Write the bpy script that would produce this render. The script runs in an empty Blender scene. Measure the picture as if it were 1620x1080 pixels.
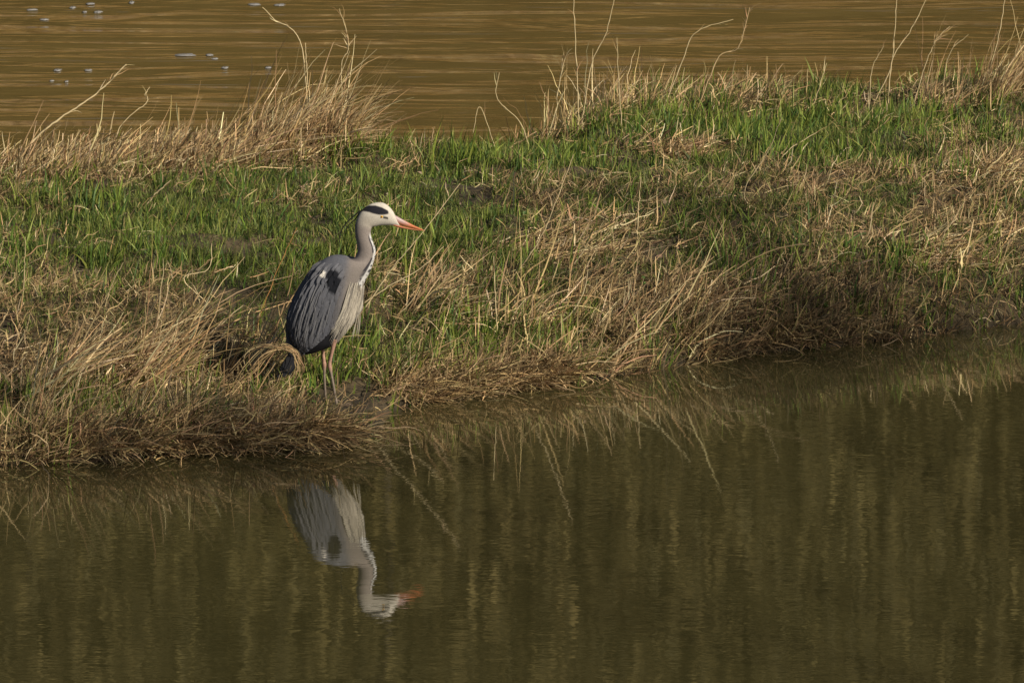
import bpy, math
import numpy as np
from math import radians, sin, cos, tan, pi
S = bpy.context.scene
COL = S.collection
rng = np.random.default_rng(7)

# ------------------------------------------------------------------ camera
TH = radians(10.0); DIST = 35.0; FPX = 11900.0       # photo pixels (1620 wide)
cam_d = bpy.data.cameras.new('camera'); cam = bpy.data.objects.new('camera', cam_d); COL.objects.link(cam)
CP = np.array([0.0, -DIST*cos(TH), DIST*sin(TH)])
cam.location = CP; cam.rotation_euler = (pi/2-TH, 0, 0)
cam_d.sensor_width = 36; cam_d.lens = FPX/1620*36
cam_d.clip_start = 1; cam_d.clip_end = 2000
S.camera = cam
# ------------------------------------------------------------------ light
SUN_EL = radians(31); SUN_AZ = radians(50)           # azimuth: to the right of the direction back to the camera
w = bpy.data.worlds.new('World'); S.world = w; w.use_nodes = True
nt = w.node_tree; bg = nt.nodes['Background']
sky = nt.nodes.new('ShaderNodeTexSky'); sky.sky_type = 'NISHITA'; sky.sun_disc = False
sd = np.array([sin(SUN_AZ)*cos(SUN_EL), -cos(SUN_AZ)*cos(SUN_EL), sin(SUN_EL)])   # towards the sun
sky.sun_elevation = SUN_EL; sky.sun_rotation = math.atan2(sd[0], sd[1])
nt.links.new(sky.outputs[0], bg.inputs[0]); bg.inputs[1].default_value = 0.04
sl = bpy.data.lights.new('sun', 'SUN'); sl.energy = 5.0; sl.angle = radians(0.6); sl.color = (1, .87, .67)
so = bpy.data.objects.new('sun', sl); COL.objects.link(so)
from mathutils import Vector
so.rotation_euler = Vector(-sd).to_track_quat('-Z', 'Y').to_euler()
so.location = (20, -20, 30)
S.view_settings.view_transform = 'Standard'; S.view_settings.look = 'None'
S.view_settings.exposure = 0.2; S.view_settings.gamma = 1
S.cycles.max_bounces = 6; S.cycles.transparent_max_bounces = 4

# ------------------------------------------------------------------ helpers
def tag(o, label=None, cat=None, group=None, kind=None):
    if label: o['label'] = label
    if cat: o['category'] = cat
    if group: o['group'] = group
    if kind: o['kind'] = kind
    return o
def empty(name, loc=(0, 0, 0)):
    o = bpy.data.objects.new(name, None); COL.objects.link(o); o.location = loc; o.empty_display_size = .05
    return o
def mesh(name, V, F, mats, col=None, parent=None, smooth=True, loc=None):
    """V n x 3, F m x 4 (quads) or list of arrays"""
    V = np.asarray(V, np.float32); F = np.asarray(F, np.int32)
    me = bpy.data.meshes.new(name); k = F.shape[1]
    me.vertices.add(len(V)); me.vertices.foreach_set('co', V.ravel())
    me.loops.add(F.size); me.loops.foreach_set('vertex_index', F.ravel())
    me.polygons.add(len(F)); me.polygons.foreach_set('loop_start', np.arange(0, F.size, k, dtype=np.int32))
    me.polygons.foreach_set('loop_total', np.full(len(F), k, np.int32))
    if smooth: me.polygons.foreach_set('use_smooth', np.ones(len(F), bool))
    if col is not None:
        c = np.ones((len(V), 4), np.float32); c[:, :3] = col
        a = me.color_attributes.new('Col', 'FLOAT_COLOR', 'POINT'); a.data.foreach_set('color', c.ravel())
    me.materials.append(mats)
    me.update(calc_edges=True)
    o = bpy.data.objects.new(name, me); COL.objects.link(o)
    if parent is not None: o.parent = parent
    if loc is not None: o.location = loc
    return o
def hsh(ix, iy, s):
    n = (ix.astype(np.int64)*374761393 + iy.astype(np.int64)*668265263 + s*974711) & 0x7fffffff
    n = ((n ^ (n >> 13))*1274126177) & 0x7fffffff
    n = n ^ (n >> 16)
    return (n & 0xffff)/65535.0
def vn(x, y, s=0):
    x = np.asarray(x, float); y = np.asarray(y, float)
    ix = np.floor(x); iy = np.floor(y); fx = x-ix; fy = y-iy
    fx = fx*fx*(3-2*fx); fy = fy*fy*(3-2*fy)
    a = hsh(ix, iy, s); b = hsh(ix+1, iy, s); c = hsh(ix, iy+1, s); d = hsh(ix+1, iy+1, s)
    return (a*(1-fx)+b*fx)*(1-fy)+(c*(1-fx)+d*fx)*fy
def fbm(x, y, s=0, o=3):
    r = 0; A = .5; T = 0
    for i in range(o): r = r+A*vn(x*2**i, y*2**i, s+i*17); T += A; A *= .5
    return r/T
def sst(a, b, x):
    t = np.clip((x-a)/(b-a), 0, 1); return t*t*(3-2*t)

# ------------------------------------------------------------------ materials
def mat(name, base=None, rough=.8, vcol=False, transl=0, noise=None, ior=None, spec=None, bump=None):
    m = bpy.data.materials.new(name); m.use_nodes = True; t = m.node_tree; N = t.nodes; L = t.links
    p = N['Principled BSDF']; p.inputs['Roughness'].default_value = rough
    if spec is not None: p.inputs['Specular IOR Level'].default_value = spec
    src = None
    if vcol:
        a = N.new('ShaderNodeAttribute'); a.attribute_name = 'Col'; src = a.outputs['Color']
    else:
        r = N.new('ShaderNodeRGB'); r.outputs[0].default_value = (*base, 1); src = r.outputs[0]
    if noise:
        sc, amt = noise
        tc = N.new('ShaderNodeTexCoord'); nz = N.new('ShaderNodeTexNoise'); nz.inputs['Scale'].default_value = sc
        nz.inputs['Detail'].default_value = 4
        L.new(tc.outputs['Object'], nz.inputs['Vector'])
        mr = N.new('ShaderNodeMapRange'); mr.inputs[1].default_value = .3; mr.inputs[2].default_value = .7
        mr.inputs[3].default_value = 1-amt; mr.inputs[4].default_value = 1+amt
        L.new(nz.outputs[0], mr.inputs[0])
        mx = N.new('ShaderNodeVectorMath'); mx.operation = 'SCALE'
        L.new(src, mx.inputs[0]); L.new(mr.outputs[0], mx.inputs['Scale']); src = mx.outputs[0]
        if bump:
            b = N.new('ShaderNodeBump'); b.inputs['Distance'].default_value = bump; b.inputs['Strength'].default_value = 1
            L.new(nz.outputs[0], b.inputs['Height']); L.new(b.outputs[0], p.inputs['Normal'])
    L.new(src, p.inputs['Base Color'])
    if transl:
        tr = N.new('ShaderNodeBsdfTranslucent'); mx2 = N.new('ShaderNodeMixShader'); mx2.inputs[0].default_value = transl
        L.new(src, tr.inputs[0]); L.new(p.outputs[0], mx2.inputs[1]); L.new(tr.outputs[0], mx2.inputs[2])
        L.new(mx2.outputs[0], N['Material Output'].inputs['Surface'])
    return m
M_blade = mat('grass_blades', vcol=True, rough=.55, transl=.3, spec=.3)
M_dry = mat('dry_grass', vcol=True, rough=.7, transl=.15, spec=.25)
M_soil = mat('soil', vcol=True, rough=.95, noise=(30, .5), bump=.01)
M_feather = mat('feathers', vcol=True, rough=.75, noise=(160, .12), spec=.2)
M_bill = mat('bill', vcol=True, rough=.35, noise=(120, .12), spec=.5)
M_legs = mat('leg_skin', vcol=True, rough=.55, noise=(90, .25), spec=.35)
M_eye = mat('iris', (.75, .42, .03), rough=.1)
M_pupil = mat('pupil', (.005, .005, .005), rough=.05)
M_foam = mat('foam', (.20, .20, .20), rough=.9, noise=(14, .6))
M_wood = mat('far_trees', vcol=True, rough=.9, transl=.15, spec=.1)

def water(name, base, base2, ior, layers, rough=.02, coat=0):
    """turbid water: a matt silt colour under a clear rippled surface"""
    m = bpy.data.materials.new(name); m.use_nodes = True; t = m.node_tree; N = t.nodes; L = t.links
    p = N['Principled BSDF']
    p.inputs['Roughness'].default_value = rough; p.inputs['IOR'].default_value = ior
    g = N.new('ShaderNodeNewGeometry')
    def nz(sx, sy, det, rot=0, dist=0):
        mp = N.new('ShaderNodeMapping'); mp.inputs['Scale'].default_value = (sx, sy, 1); mp.inputs['Rotation'].default_value = (0, 0, rot)
        L.new(g.outputs['Position'], mp.inputs['Vector'])
        n = N.new('ShaderNodeTexNoise'); n.inputs['Scale'].default_value = 1; n.inputs['Detail'].default_value = det
        n.inputs['Distortion'].default_value = dist
        L.new(mp.outputs[0], n.inputs['Vector']); return n.outputs[0]
    c = N.new('ShaderNodeMix'); c.data_type = 'RGBA'
    c.inputs[6].default_value = (*base, 1); c.inputs[7].default_value = (*base2, 1)
    L.new(nz(.5, 1.2, 3), c.inputs[0]); L.new(c.outputs[2], p.inputs['Base Color'])
    h = None
    for (sx, sy, det, rot, amp, dist) in layers:
        mu = N.new('ShaderNodeMath'); mu.operation = 'MULTIPLY'; mu.inputs[1].default_value = amp
        L.new(nz(sx, sy, det, rot, dist), mu.inputs[0])
        if h is None: h = mu.outputs[0]
        else:
            ad = N.new('ShaderNodeMath'); L.new(h, ad.inputs[0]); L.new(mu.outputs[0], ad.inputs[1]); h = ad.outputs[0]
    b = N.new('ShaderNodeBump'); b.inputs['Distance'].default_value = 1; b.inputs['Strength'].default_value = 1
    L.new(h, b.inputs['Height']); L.new(b.outputs[0], p.inputs['Normal'])
    if coat: p.inputs['Coat Weight'].default_value = coat; p.inputs['Coat IOR'].default_value = 1.6; p.inputs['Coat Roughness'].default_value = rough; L.new(b.outputs[0], p.inputs['Coat Normal'])
    return m
M_pond = water('pond_water', (.038, .036, .014), (.054, .050, .020), 1.62,
               [(6, 9, 2, .15, .00026, .3), (2.2, 2.6, 1, -.3, .0005, 0), (11, 30, 2, 0, .00012, .3)], coat=.4)
M_river = water('river_water', (.095, .067, .020), (.18, .127, .042), 1.45,
                [(.4, 1.5, 3, .04, .036, 1.1), (1.5, 5, 2, -.05, .0035, .8), (.22, .7, 2, .1, .08, .4)], rough=.07)

# ------------------------------------------------------------------ picture <-> ground
def unproj(u, v, z):
    """the point of the level z seen at photo position u, v"""
    u = np.asarray(u, float); v = np.asarray(v, float)
    a = (u-810)/FPX; b = (540-v)/FPX
    dy = cos(TH)+b*sin(TH); dz = -sin(TH)+b*cos(TH)
    t = (z-CP[2])/dz
    return CP[0]+a*t, CP[1]+dy*t
def proj(x, y, z):
    dy = y-CP[1]; dz = z-CP[2]
    f = dy*cos(TH)-dz*sin(TH); up = dy*sin(TH)+dz*cos(TH)
    return 810+FPX*x/f, 540-FPX*up/f
shore_px = [(-900, 800), (-300, 752), (0, 738), (100, 733), (250, 720), (400, 714), (520, 706), (580, 692), (612, 655), (660, 637), (720, 630), (850, 611), (1000, 591),
            (1100, 575), (1200, 557), (1350, 545), (1450, 533), (1620, 514), (1900, 490), (2500, 450)]
SX, SY = unproj([p[0] for p in shore_px], [p[1] for p in shore_px], 0)
ridge_px = [(-900, 330), (0, 285), (200, 262), (400, 245), (520, 236), (650, 240), (760, 250), (850, 232), (950, 190), (1050, 165), (1150, 160), (1300, 168), (1450, 165), (1620, 145), (2500, 100)]
RX, RY = unproj([p[0] for p in ridge_px], [p[1] for p in ridge_px], .38)
def shore(x): return np.interp(x, SX, SY)
def ridge(x): return np.interp(x, RX, RY)
XH = unproj(600, 650, 0)[0]; hx_, hy_ = [float(q) for q in unproj(522, 650, 0)]
def H(x, y, rough=True):
    x = np.asarray(x, float); y = np.asarray(y, float)
    ys = shore(x)+.06*(fbm(x*3, x*0, 3)-.5)*2
    d = y-ys
    L_ = np.interp(d, [-8, -1, -.25, 0, .12, .9, 1.3, 2.1, 3.4, 6], [-1.2, -.6, -.2, 0, .055, .065, .12, .33, .37, .42])
    R_ = np.interp(d, [-8, -1, -.25, 0, .08, .35, .9, 2., 3.5, 6], [-1.2, -.6, -.3, -.02, .10, .22, .34, .40, .42, .48])
    M_ = np.interp(d, [-8, -1, -.25, 0, .08, .5, 1.2, 2.2, 3.5, 6], [-1.2, -.6, -.2, -.01, .05, .10, .26, .35, .39, .42])
    a = sst(XH-.1, XH+.25, x); b = sst(.2, 1.2, x)
    h = L_*(1-a)+M_*a; h = h*(1-b)+R_*b
    r = y-ridge(x)
    h = h - np.where(r > 0, .9*(1-np.exp(-(np.maximum(r, 0)/.9)**2)), 0)
    if rough:
        k = sst(-.05, .3, d)
        h = h + k*((fbm(x*2.1, y*2.1, 11)-.5)*.14 + (fbm(x*6, y*6, 23)-.5)*.085 + (fbm(x*17, y*17, 29)-.5)*.02)
    hw = np.exp(-((x-hx_)/.22)**4-((y-hy_+.1)/.42)**4)
    return h*(1-hw)+(.03+(h-.08)*.12)*hw
def near_heron(x, y): return np.exp(-((x-hx_-.01)/.17)**4-((y-hy_+.28)/.42)**4)
def legs_zone(x, y): return np.exp(-((x-hx_)/.19)**4-((y-hy_)/.72)**4)
def on_ground(u, v):
    """walk the sight line of a photo position down to the terrain"""
    zs = np.linspace(.9, -.1, 500)
    for q in range(60):
        X, Y = unproj(np.full(500, u), np.full(500, v+q*3), zs)
        hh = H(X, Y); hit = (hh >= zs) & (Y < ridge(X)+.25)
        if hit.any():
            k = np.argmax(hit); return np.array([X[k], Y[k], hh[k]])
    raise RuntimeError('no ground')

# ------------------------------------------------------------------ setting
def axis(parts):
    return np.unique(np.concatenate([np.arange(a, b, s) for a, b, s in parts]).round(4))
gx = axis([(-30, -4, .5), (-4, 4, .035), (4, 30.5, .5)]); gy = axis([(-12, -5, .5), (-5, 8, .035), (8, 12, .25)])
GX, GY = np.meshgrid(gx, gy); GZ = H(GX, GY)
V = np.stack([GX.ravel(), GY.ravel(), GZ.ravel()], 1)
nx, ny = len(gx), len(gy)
i, j = np.meshgrid(np.arange(nx-1), np.arange(ny-1)); a = (j*nx+i).ravel()
F = np.stack([a, a+1, a+1+nx, a+nx], 1)
n1 = fbm(V[:, 0]*6, V[:, 1]*6, 5)[:, None]
gc = np.array([.035, .025, .014])*(1-n1)+np.array([.09, .068, .036])*n1; gc = gc*(.45+.55*sst(.01, .07, V[:, 2]))[:, None]   # wet mud at the water line
tag(mesh('ground', V, F, M_soil, gc), kind='structure')
def sheet(name, x0, x1, y0, y1, z, m):
    tag(mesh(name, [(x0, y0, z), (x1, y0, z), (x1, y1, z), (x0, y1, z)], [(0, 1, 2, 3)], m, smooth=False), kind='structure')
sheet('pond_water', -30, 30, -45, 3.2, 0, M_pond)
RIV_Z = -.18
# the river starts beyond the ridge so that it never shows on the pond side
sheet('river_water', -120, 120, 4.2, 60, RIV_Z, M_river)
# far side of the river, known here only from its reflection
xs = np.linspace(-150, 150, 61); ys_ = np.array([56, 58, 60, 64, 72, 90, 130.]); zz = np.array([-1.2, -.3, .4, 1.2, 4, 14, 40.])
hx, hy = np.meshgrid(xs, ys_); hz = np.repeat(zz[:, None], len(xs), 1)+(fbm(hx*.15, hy*.15, 4)-.5)*1.5
Vh = np.stack([hx.ravel(), hy.ravel(), hz.ravel()], 1); i, j = np.meshgrid(np.arange(60), np.arange(6)); a = (j*61+i).ravel()
tag(mesh('hillside', Vh, np.stack([a, a+1, a+62, a+61], 1), M_soil, np.array([.10, .085, .03])), kind='structure')

# ------------------------------------------------------------------ blades
def ribbons(root, az, tilt, curve, length, width, nseg, col, roll=None, taper=1.0, wob=0.0, tip=None, soft=.35):
    """flat tapering blades: root n x 3; returns V, F, colours"""
    n = len(root); az = np.broadcast_to(az, n); tilt = np.broadcast_to(tilt, n); curve = np.broadcast_to(curve, n)
    length = np.broadcast_to(length, n); width = np.broadcast_to(width, n)
    if roll is None: roll = rng.uniform(-1.2, 1.2, n)
    P = np.zeros((n, nseg+1, 3)); P[:, 0] = root; W = np.zeros((n, nseg+1, 3))
    A = az.copy().astype(float)
    for k in range(nseg+1):
        t = k/nseg
        ph = tilt+curve*t
        if wob: A = A+rng.normal(0, wob, n); ph = ph+rng.normal(0, wob, n)
        T = np.stack([np.sin(ph)*np.cos(A), np.sin(ph)*np.sin(A), np.cos(ph)], 1)
        side = np.stack([-np.sin(A), np.cos(A), 0*A], 1); nrm = np.cross(T, side)
        wv = side*np.cos(roll)[:, None]+nrm*np.sin(roll)[:, None]
        pr = (1-taper*t**1.6)*(soft+(1-soft)*min(1, t*4+.3)) if True else 1
        W[:, k] = wv*(width*max(pr, .04)*.5)[:, None]
        if k < nseg: P[:, k+1] = P[:, k]+T*(length/nseg)[:, None]
    V = np.stack([P-W, P+W], 2).reshape(-1, 3)
    b = (np.arange(n)*(nseg+1)*2)[:, None]+(np.arange(nseg)*2)[None]
    b = b.ravel(); F = np.stack([b, b+1, b+3, b+2], 1)
    c = np.repeat(col[:, None, :], (nseg+1)*2, 1)
    if tip is not None:
        tt = (np.repeat(np.linspace(0, 1, nseg+1), 2)**2.2)[None, :, None]
        c = c*(1-tt)+tip[:, None, :]*tt if tip.ndim == 2 else c*(1-tt)+tip[None, None]*tt
    return V, F, c.reshape(-1, 3)
class Acc:
    def __init__(s): s.V = []; s.F = []; s.C = []; s.n = 0
    def add(s, v, f, c): s.V.append(v); s.F.append(f+s.n); s.C.append(np.broadcast_to(c, (len(v), 3))); s.n += len(v)
    def build(s, name, m, parent=None, origin=None):
        V = np.concatenate(s.V)
        if origin is not None: V = V-np.asarray(origin)
        return mesh(name, V, np.concatenate(s.F), m, np.concatenate(s.C), parent, loc=None if origin is None else tuple(origin))
def pal(cs, n, jit=.18):
    cs = np.array(cs); c = cs[rng.integers(0, len(cs), n)]
    return np.clip(c*(1+rng.normal(0, jit, (n, 1)))*(1+rng.normal(0, .05, (n, 3))), .005, 1)
GREEN = [(.125, .165, .036), (.17, .205, .05), (.09, .13, .03), (.24, .27, .075), (.055, .10, .025)]
LUSH = [(.14, .215, .035), (.09, .165, .03), (.23, .29, .065), (.06, .12, .03), (.17, .24, .045)]
DRY = [(.50, .37, .19), (.60, .47, .26), (.38, .27, .145), (.31, .215, .115), (.66, .55, .35), (.43, .30, .16)]
BROWN = [(.23, .165, .085), (.30, .22, .115), (.15, .105, .055), (.40, .305, .165), (.26, .18, .09)]
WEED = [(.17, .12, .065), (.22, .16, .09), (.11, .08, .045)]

# field of dead matter over the bank, in photo positions of the ground
DEAD = [(120, 265, 330, 28, 1.2), (420, 240, 120, 22, .9), (150, 580, 330, 60, .75), (60, 640, 500, 60, .45), (860, 480, 250, 90, .4), (620, 330, 160, 12, .2),
        (1330, 430, 300, 95, .35), (1500, 330, 160, 40, .5), (1180, 190, 120, 14, .5), (980, 170, 120, 14, .7), (1320, 215, 50, 18, .8), (840, 320, 80, 22, .75),
        (1260, 290, 130, 26, .8), (1080, 250, 50, 10, .9), (460, 300, 80, 14, .5), (50, 380, 70, 20, .25), (720, 620, 160, 30, .6), (400, 650, 200, 40, .6), (1570, 260, 70, 14, .8), (1600, 150, 60, 20, .9), (250, 385, 320, 38, -.7), (780, 270, 200, 30, -.6), (1200, 225, 350, 30, -.55), (560, 320, 150, 40, -.5)]
def dead(u, v, x, y):
    r = 0
    for (a, b, su, sv, k) in DEAD: r = r+k*np.exp(-(((u-a)/su)**2+((v-b)/sv)**2))
    return r+(fbm(x*1.8, y*1.8, 31)-.5)*1.7+(fbm(x*7, y*7, 37)-.5)*2.2
XL, XR = -3.3, 3.5
def scatter(n, dmin=0.0, over=.35):
    x = rng.uniform(XL, XR, n); y = rng.uniform(-3.8, 7.4, n)
    d = y-shore(x); r = y-ridge(x); k = (d > dmin) & (r < over)
    x, y = x[k], y[k]; b = fbm(x*5.5, y*4.5, 77)+.12*(fbm(x*20, y*20, 78)-.5); k = rng.random(len(x)) < sst(.73, .63, b)+.12; x, y = x[k], y[k]; z = H(x, y); u, v = proj(x, y, z)
    return x, y, z, u, v, y-shore(x)
def keep(t, *arrs): return [a[t] for a in arrs]

# short green grass
acc = Acc()
x, y, z, u, v, d = scatter(520000)
D = dead(u, v, x, y)
t = (rng.random(len(x)) < np.clip(1.05-D*1.0, .06, 1)*np.clip(.35+d*1.2, .25, 1)); x, y, z, u, v, D = keep(t, x, y, z, u, v, D)
n = len(x); hgt = .022+.045*fbm(x*3, y*3, 41)**1.5+.012*rng.random(n)
hgt *= (1+.9*sst(.62, .8, fbm(x*2.4, y*2.4, 47)))*(1-.6*near_heron(x, y))
tone = fbm(x*1.3, y*1.3, 53)[:, None]
tn2 = fbm(x*9, y*9, 55)[:, None]; c = pal(GREEN, n, .28)*(.42+.75*tone+.5*tn2)
olive = pal([(.16, .15, .05), (.20, .17, .07)], n); mixk = np.clip(D*.8+.1*rng.random(n)*2, 0, 1)[:, None]*(rng.random((n, 1)) < .5)
c = c*(1-mixk)+olive*mixk
acc.add(*ribbons(np.stack([x, y, z-.006], 1), rng.uniform(0, 2*pi, n), np.abs(rng.normal(.4, .4, n)), rng.normal(.5, .6, n), hgt*rng.uniform(.7, 1.5, n), rng.uniform(.0035, .0065, n), 2, c))
tag(acc.build('short_grass', M_blade), 'short fresh green grass covering the top of the bank', 'grass', kind='stuff')

# flat dead thatch on the whole bank
acc = Acc()
x, y, z, u, v, d = scatter(330000)
D = dead(u, v, x, y)
t = rng.random(len(x)) < np.clip(D*.9+.08, .025, .95); t2 = t & (legs_zone(x, y) < rng.random(len(x))*1.2); x, y, z, u, v, D, d = keep(t2, x, y, z, u, v, D, d)
n = len(x)
c = pal(BROWN, n); dk = (rng.random(n) < .42); c[dk] = pal(DRY, dk.sum())*.95
acc.add(*ribbons(np.stack([x, y, z+rng.uniform(-.005, .03, n)], 1), rng.normal(.3, 1.4, n), rng.normal(1.15, .4, n), rng.normal(.35, .7, n), rng.uniform(.03, .15, n), rng.uniform(.003, .007, n), 3, c, taper=.7, wob=.25))
tag(acc.build('dead_thatch', M_dry), 'matted tan and brown dead grass lying over the bank', 'dead grass', kind='stuff')

# taller green blades, in loose tufts
acc = Acc()
TG = [(200, 300, 260, 22, 1), (600, 245, 120, 25, 1), (850, 250, 200, 30, .8), (1150, 200, 260, 40, 1), (1500, 200, 200, 40, 1), (650, 560, 130, 60, .8), (950, 560, 120, 35, .8), (1300, 260, 200, 40, .5),
      (250, 690, 320, 40, .45), (1120, 420, 60, 50, .4), (60, 450, 90, 60, .4), (1300, 460, 350, 80, .6), (250, 400, 300, 60, .35), (120, 640, 380, 60, .95), (860, 520, 220, 60, .6), (1300, 500, 350, 40, .35), (760, 600, 150, 25, .6), (850, 470, 200, 60, .5), (540, 590, 60, 30, .9), (700, 400, 120, 60, .5)]
x, y, z, u, v, d = scatter(21000)
g = .12; hn = near_heron(x, y)
for (a, b, su, sv, k) in TG: g = g+k*np.exp(-(((u-a)/su)**2+((v-b)/sv)**2))
t = rng.random(len(x)) < np.clip(g*(fbm(x*4, y*4, 61) > .5)*1.1, 0.02, 1)*(hn < .3); x, y, z, u, v, d = keep(t, x, y, z, u, v, d)
m = 6; n0 = len(x); x = np.repeat(x, m)+rng.normal(0, .022, n0*m); y = np.repeat(y, m)+rng.normal(0, .022, n0*m); z = H(x, y); u = np.repeat(u, m); v = np.repeat(v, m)
n = len(x); c = pal(LUSH, n); tip = c*np.array([1.5, 1.25, 1.2])
acc.add(*ribbons(np.stack([x, y, z-.01], 1), rng.normal(0, 1.6, n), np.abs(rng.normal(.2, .25, n)), rng.normal(.4, .35, n), rng.uniform(.07, .19, n)*np.repeat(rng.uniform(.6, 1.15, n0), m), rng.uniform(.005, .012, n), 4, c, tip=tip))
tag(acc.build('tall_grass', M_blade), 'taller upright fresh green grass blades scattered along the bank', 'grass', kind='stuff')

# low dark leaves on the right of the bank
acc = Acc()
x, y, z, u, v, d = scatter(75000)
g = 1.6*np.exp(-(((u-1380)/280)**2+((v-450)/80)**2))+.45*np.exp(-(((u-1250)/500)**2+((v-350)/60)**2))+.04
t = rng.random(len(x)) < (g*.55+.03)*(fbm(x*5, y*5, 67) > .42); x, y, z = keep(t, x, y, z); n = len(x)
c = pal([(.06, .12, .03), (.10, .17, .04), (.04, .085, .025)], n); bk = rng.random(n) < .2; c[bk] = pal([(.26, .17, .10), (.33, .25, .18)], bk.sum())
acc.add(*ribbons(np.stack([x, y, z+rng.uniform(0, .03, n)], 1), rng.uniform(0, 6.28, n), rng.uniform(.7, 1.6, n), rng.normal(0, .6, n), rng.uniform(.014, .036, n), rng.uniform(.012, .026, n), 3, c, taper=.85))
tag(acc.build('ground_cover', M_blade), 'small dark round leaves and a few brown ones low on the right of the bank', 'ground cover', kind='stuff')

# long dead grass: clumps that lean to the right
def clump(name, label, spots, n, length, tilt, az=0.0, cset=DRY, curve=(.3, .35), wid=(.0035, .006), cat='dry grass', azs=.5, z0=0.0, group='clumps of long dead grass', wob=.06, clear=True, litter=0.5, bunch=11):
    """spots: (u, v, su, sv, weight) of the roots on the ground"""
    wts = np.array([s[4] for s in spots], float); k = rng.choice(len(spots), n, p=wts/wts.sum())
    sp = np.array([s[:4] for s in spots]); 
    bx, by = [], []
    for s in spots:
        p = on_ground(s[0], s[1]); bx.append(p[0]); by.append(p[1])
    bx = np.array(bx); by = np.array(by)
    x = bx[k]+rng.normal(0, 1, n)*sp[k, 2]/340; y = by[k]+rng.normal(0, 1, n)*sp[k, 3]/340/.22
    nt_ = max(n//bunch, 1); g = rng.integers(0, nt_, n); loose = rng.random(n) < .22     # tufts, and loose stems between them
    x = np.where(loose, x, x[g]+rng.normal(0, .018, n)); y = np.where(loose, y, y[g]+rng.normal(0, .03, n))
    y = np.maximum(y, shore(x)+.01)
    if clear: k = legs_zone(x, y) < .35; x = x[k]; y = y[k]; g = g[k]; n = len(x)
    z = H(x, y)
    lo, hi = length
    c = pal(cset, n, .2)*(.7+.55*rng.random(nt_))[g][:, None]
    ga = rng.normal(0, 1, nt_)[g]; gt = rng.normal(0, 1, nt_)[g]; gl = rng.uniform(.5, 1.1, nt_)[g]; gcv = rng.normal(0, 1, nt_)[g]
    acc = Acc()
    acc.add(*ribbons(np.stack([x, y, z-.01+z0], 1), az+azs*(.75*ga+.6*rng.normal(0, 1, n)), tilt[0]+tilt[1]*(.7*gt+.55*rng.normal(0, 1, n)), curve[0]+curve[1]*(.6*gcv+.7*rng.normal(0, 1, n)), (lo+(hi-lo)*rng.random(n)**1.5)*gl, rng.uniform(wid[0], wid[1], n)*1.15, 7, c, taper=.75, wob=wob, roll=rng.uniform(-1.5, 1.5, n)))
    n2 = int(n*litter)
    if n2:      # short broken pieces lying criss-cross at the foot of the stems
        q = rng.integers(0, n, n2); x2 = x[q]+rng.normal(0, .05, n2); y2 = np.maximum(y[q]+rng.normal(0, .12, n2), shore(x[q])+.01); k = legs_zone(x2, y2) < .4; x2 = x2[k]; y2 = y2[k]; n2 = len(x2)
        acc.add(*ribbons(np.stack([x2, y2, H(x2, y2)+rng.uniform(0, .07, n2)], 1), rng.uniform(-2.2, 2.2, n2)*.8, rng.normal(1.2, .45, n2), rng.normal(.1, .5, n2), rng.uniform(.06, .2, n2), rng.uniform(wid[0], wid[1]*1.2, n2), 4, pal(cset, n2, .3)*.9, taper=.5, wob=.1))
    org = (float(x.mean()), float(y.mean()), float(z.mean()))
    return tag(acc.build(name, M_dry, origin=org), label, cat, group)
clump('dry_grass_clump', 'pale dead grass leaning right on the bank left of the heron', [(130, 625, 40, 8, 1), (200, 590, 36, 8, 1.4), (270, 582, 34, 8, 1.4), (340, 590, 28, 7, .8), (40, 640, 40, 8, .9), (395, 605, 22, 5, .35)], 600, (.2, .7), (.68, .3), wid=(.0045, .0075), azs=.6, curve=(.35, .5), bunch=26)
clump('dry_grass_clump', 'sunlit dead grass along the far edge at the left side of the river', [(30, 290, 60, 8, 1.4), (130, 280, 60, 8, 1.1), (230, 270, 60, 8, 1.2), (330, 262, 50, 8, 1.2)], 2000, (.14, .5), (1.2, .3), curve=(.1, .45), wid=(.0045, .0075), litter=1.6)
clump('dry_grass_clump', 'tallest heap of pale dead grass standing against the river above the heron', [(440, 247, 40, 9, 1.6), (495, 238, 26, 7, 1.4), (400, 252, 30, 8, .8)], 1500, (.2, .62), (.7, .4), curve=(.3, .6), bunch=24, wid=(.0045, .007), litter=1.6)
clump('dry_grass_clump', 'loose tangle of upright dead stems at the far edge in mid picture', [(880, 225, 32, 5, .9), (955, 190, 40, 6, 1.4), (1010, 172, 30, 5, 1)], 560, (.10, .40), (.3, .6), curve=(.3, .8), cset=DRY+BROWN[3:4], azs=1.6, wob=.14)
clump('dry_grass_clump', 'flattened tan grass cushion at the far edge right of the middle', [(1140, 166, 50, 5, 1), (1215, 163, 40, 5, .7)], 600, (.08, .26), (.9, .5), curve=(.4, .7), azs=1.0, wob=.14)
clump('dry_grass_clump', 'dead grass sweeping up into the top right corner', [(1560, 165, 30, 6, 1.4), (1620, 150, 35, 6, 1.6), (1480, 172, 30, 5, .5), (1690, 150, 40, 5, 1)], 900, (.15, .52), (.6, .3), cset=DRY+BROWN[3:4])
clump('dry_grass_clump', 'wide swathe of leaning dead grass between the heron and the dark brush', [(640, 500, 40, 16, .7), (740, 520, 60, 20, 1.1), (840, 520, 60, 22, 1.5), (930, 510, 70, 22, 1.5), (1030, 530, 60, 18, 1.3), (1110, 540, 35, 12, .8)], 1050, (.12, .5), (.8, .42), azs=.8, cset=DRY+BROWN[3:4], wid=(.004, .007), curve=(.55, .65), bunch=20)
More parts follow.
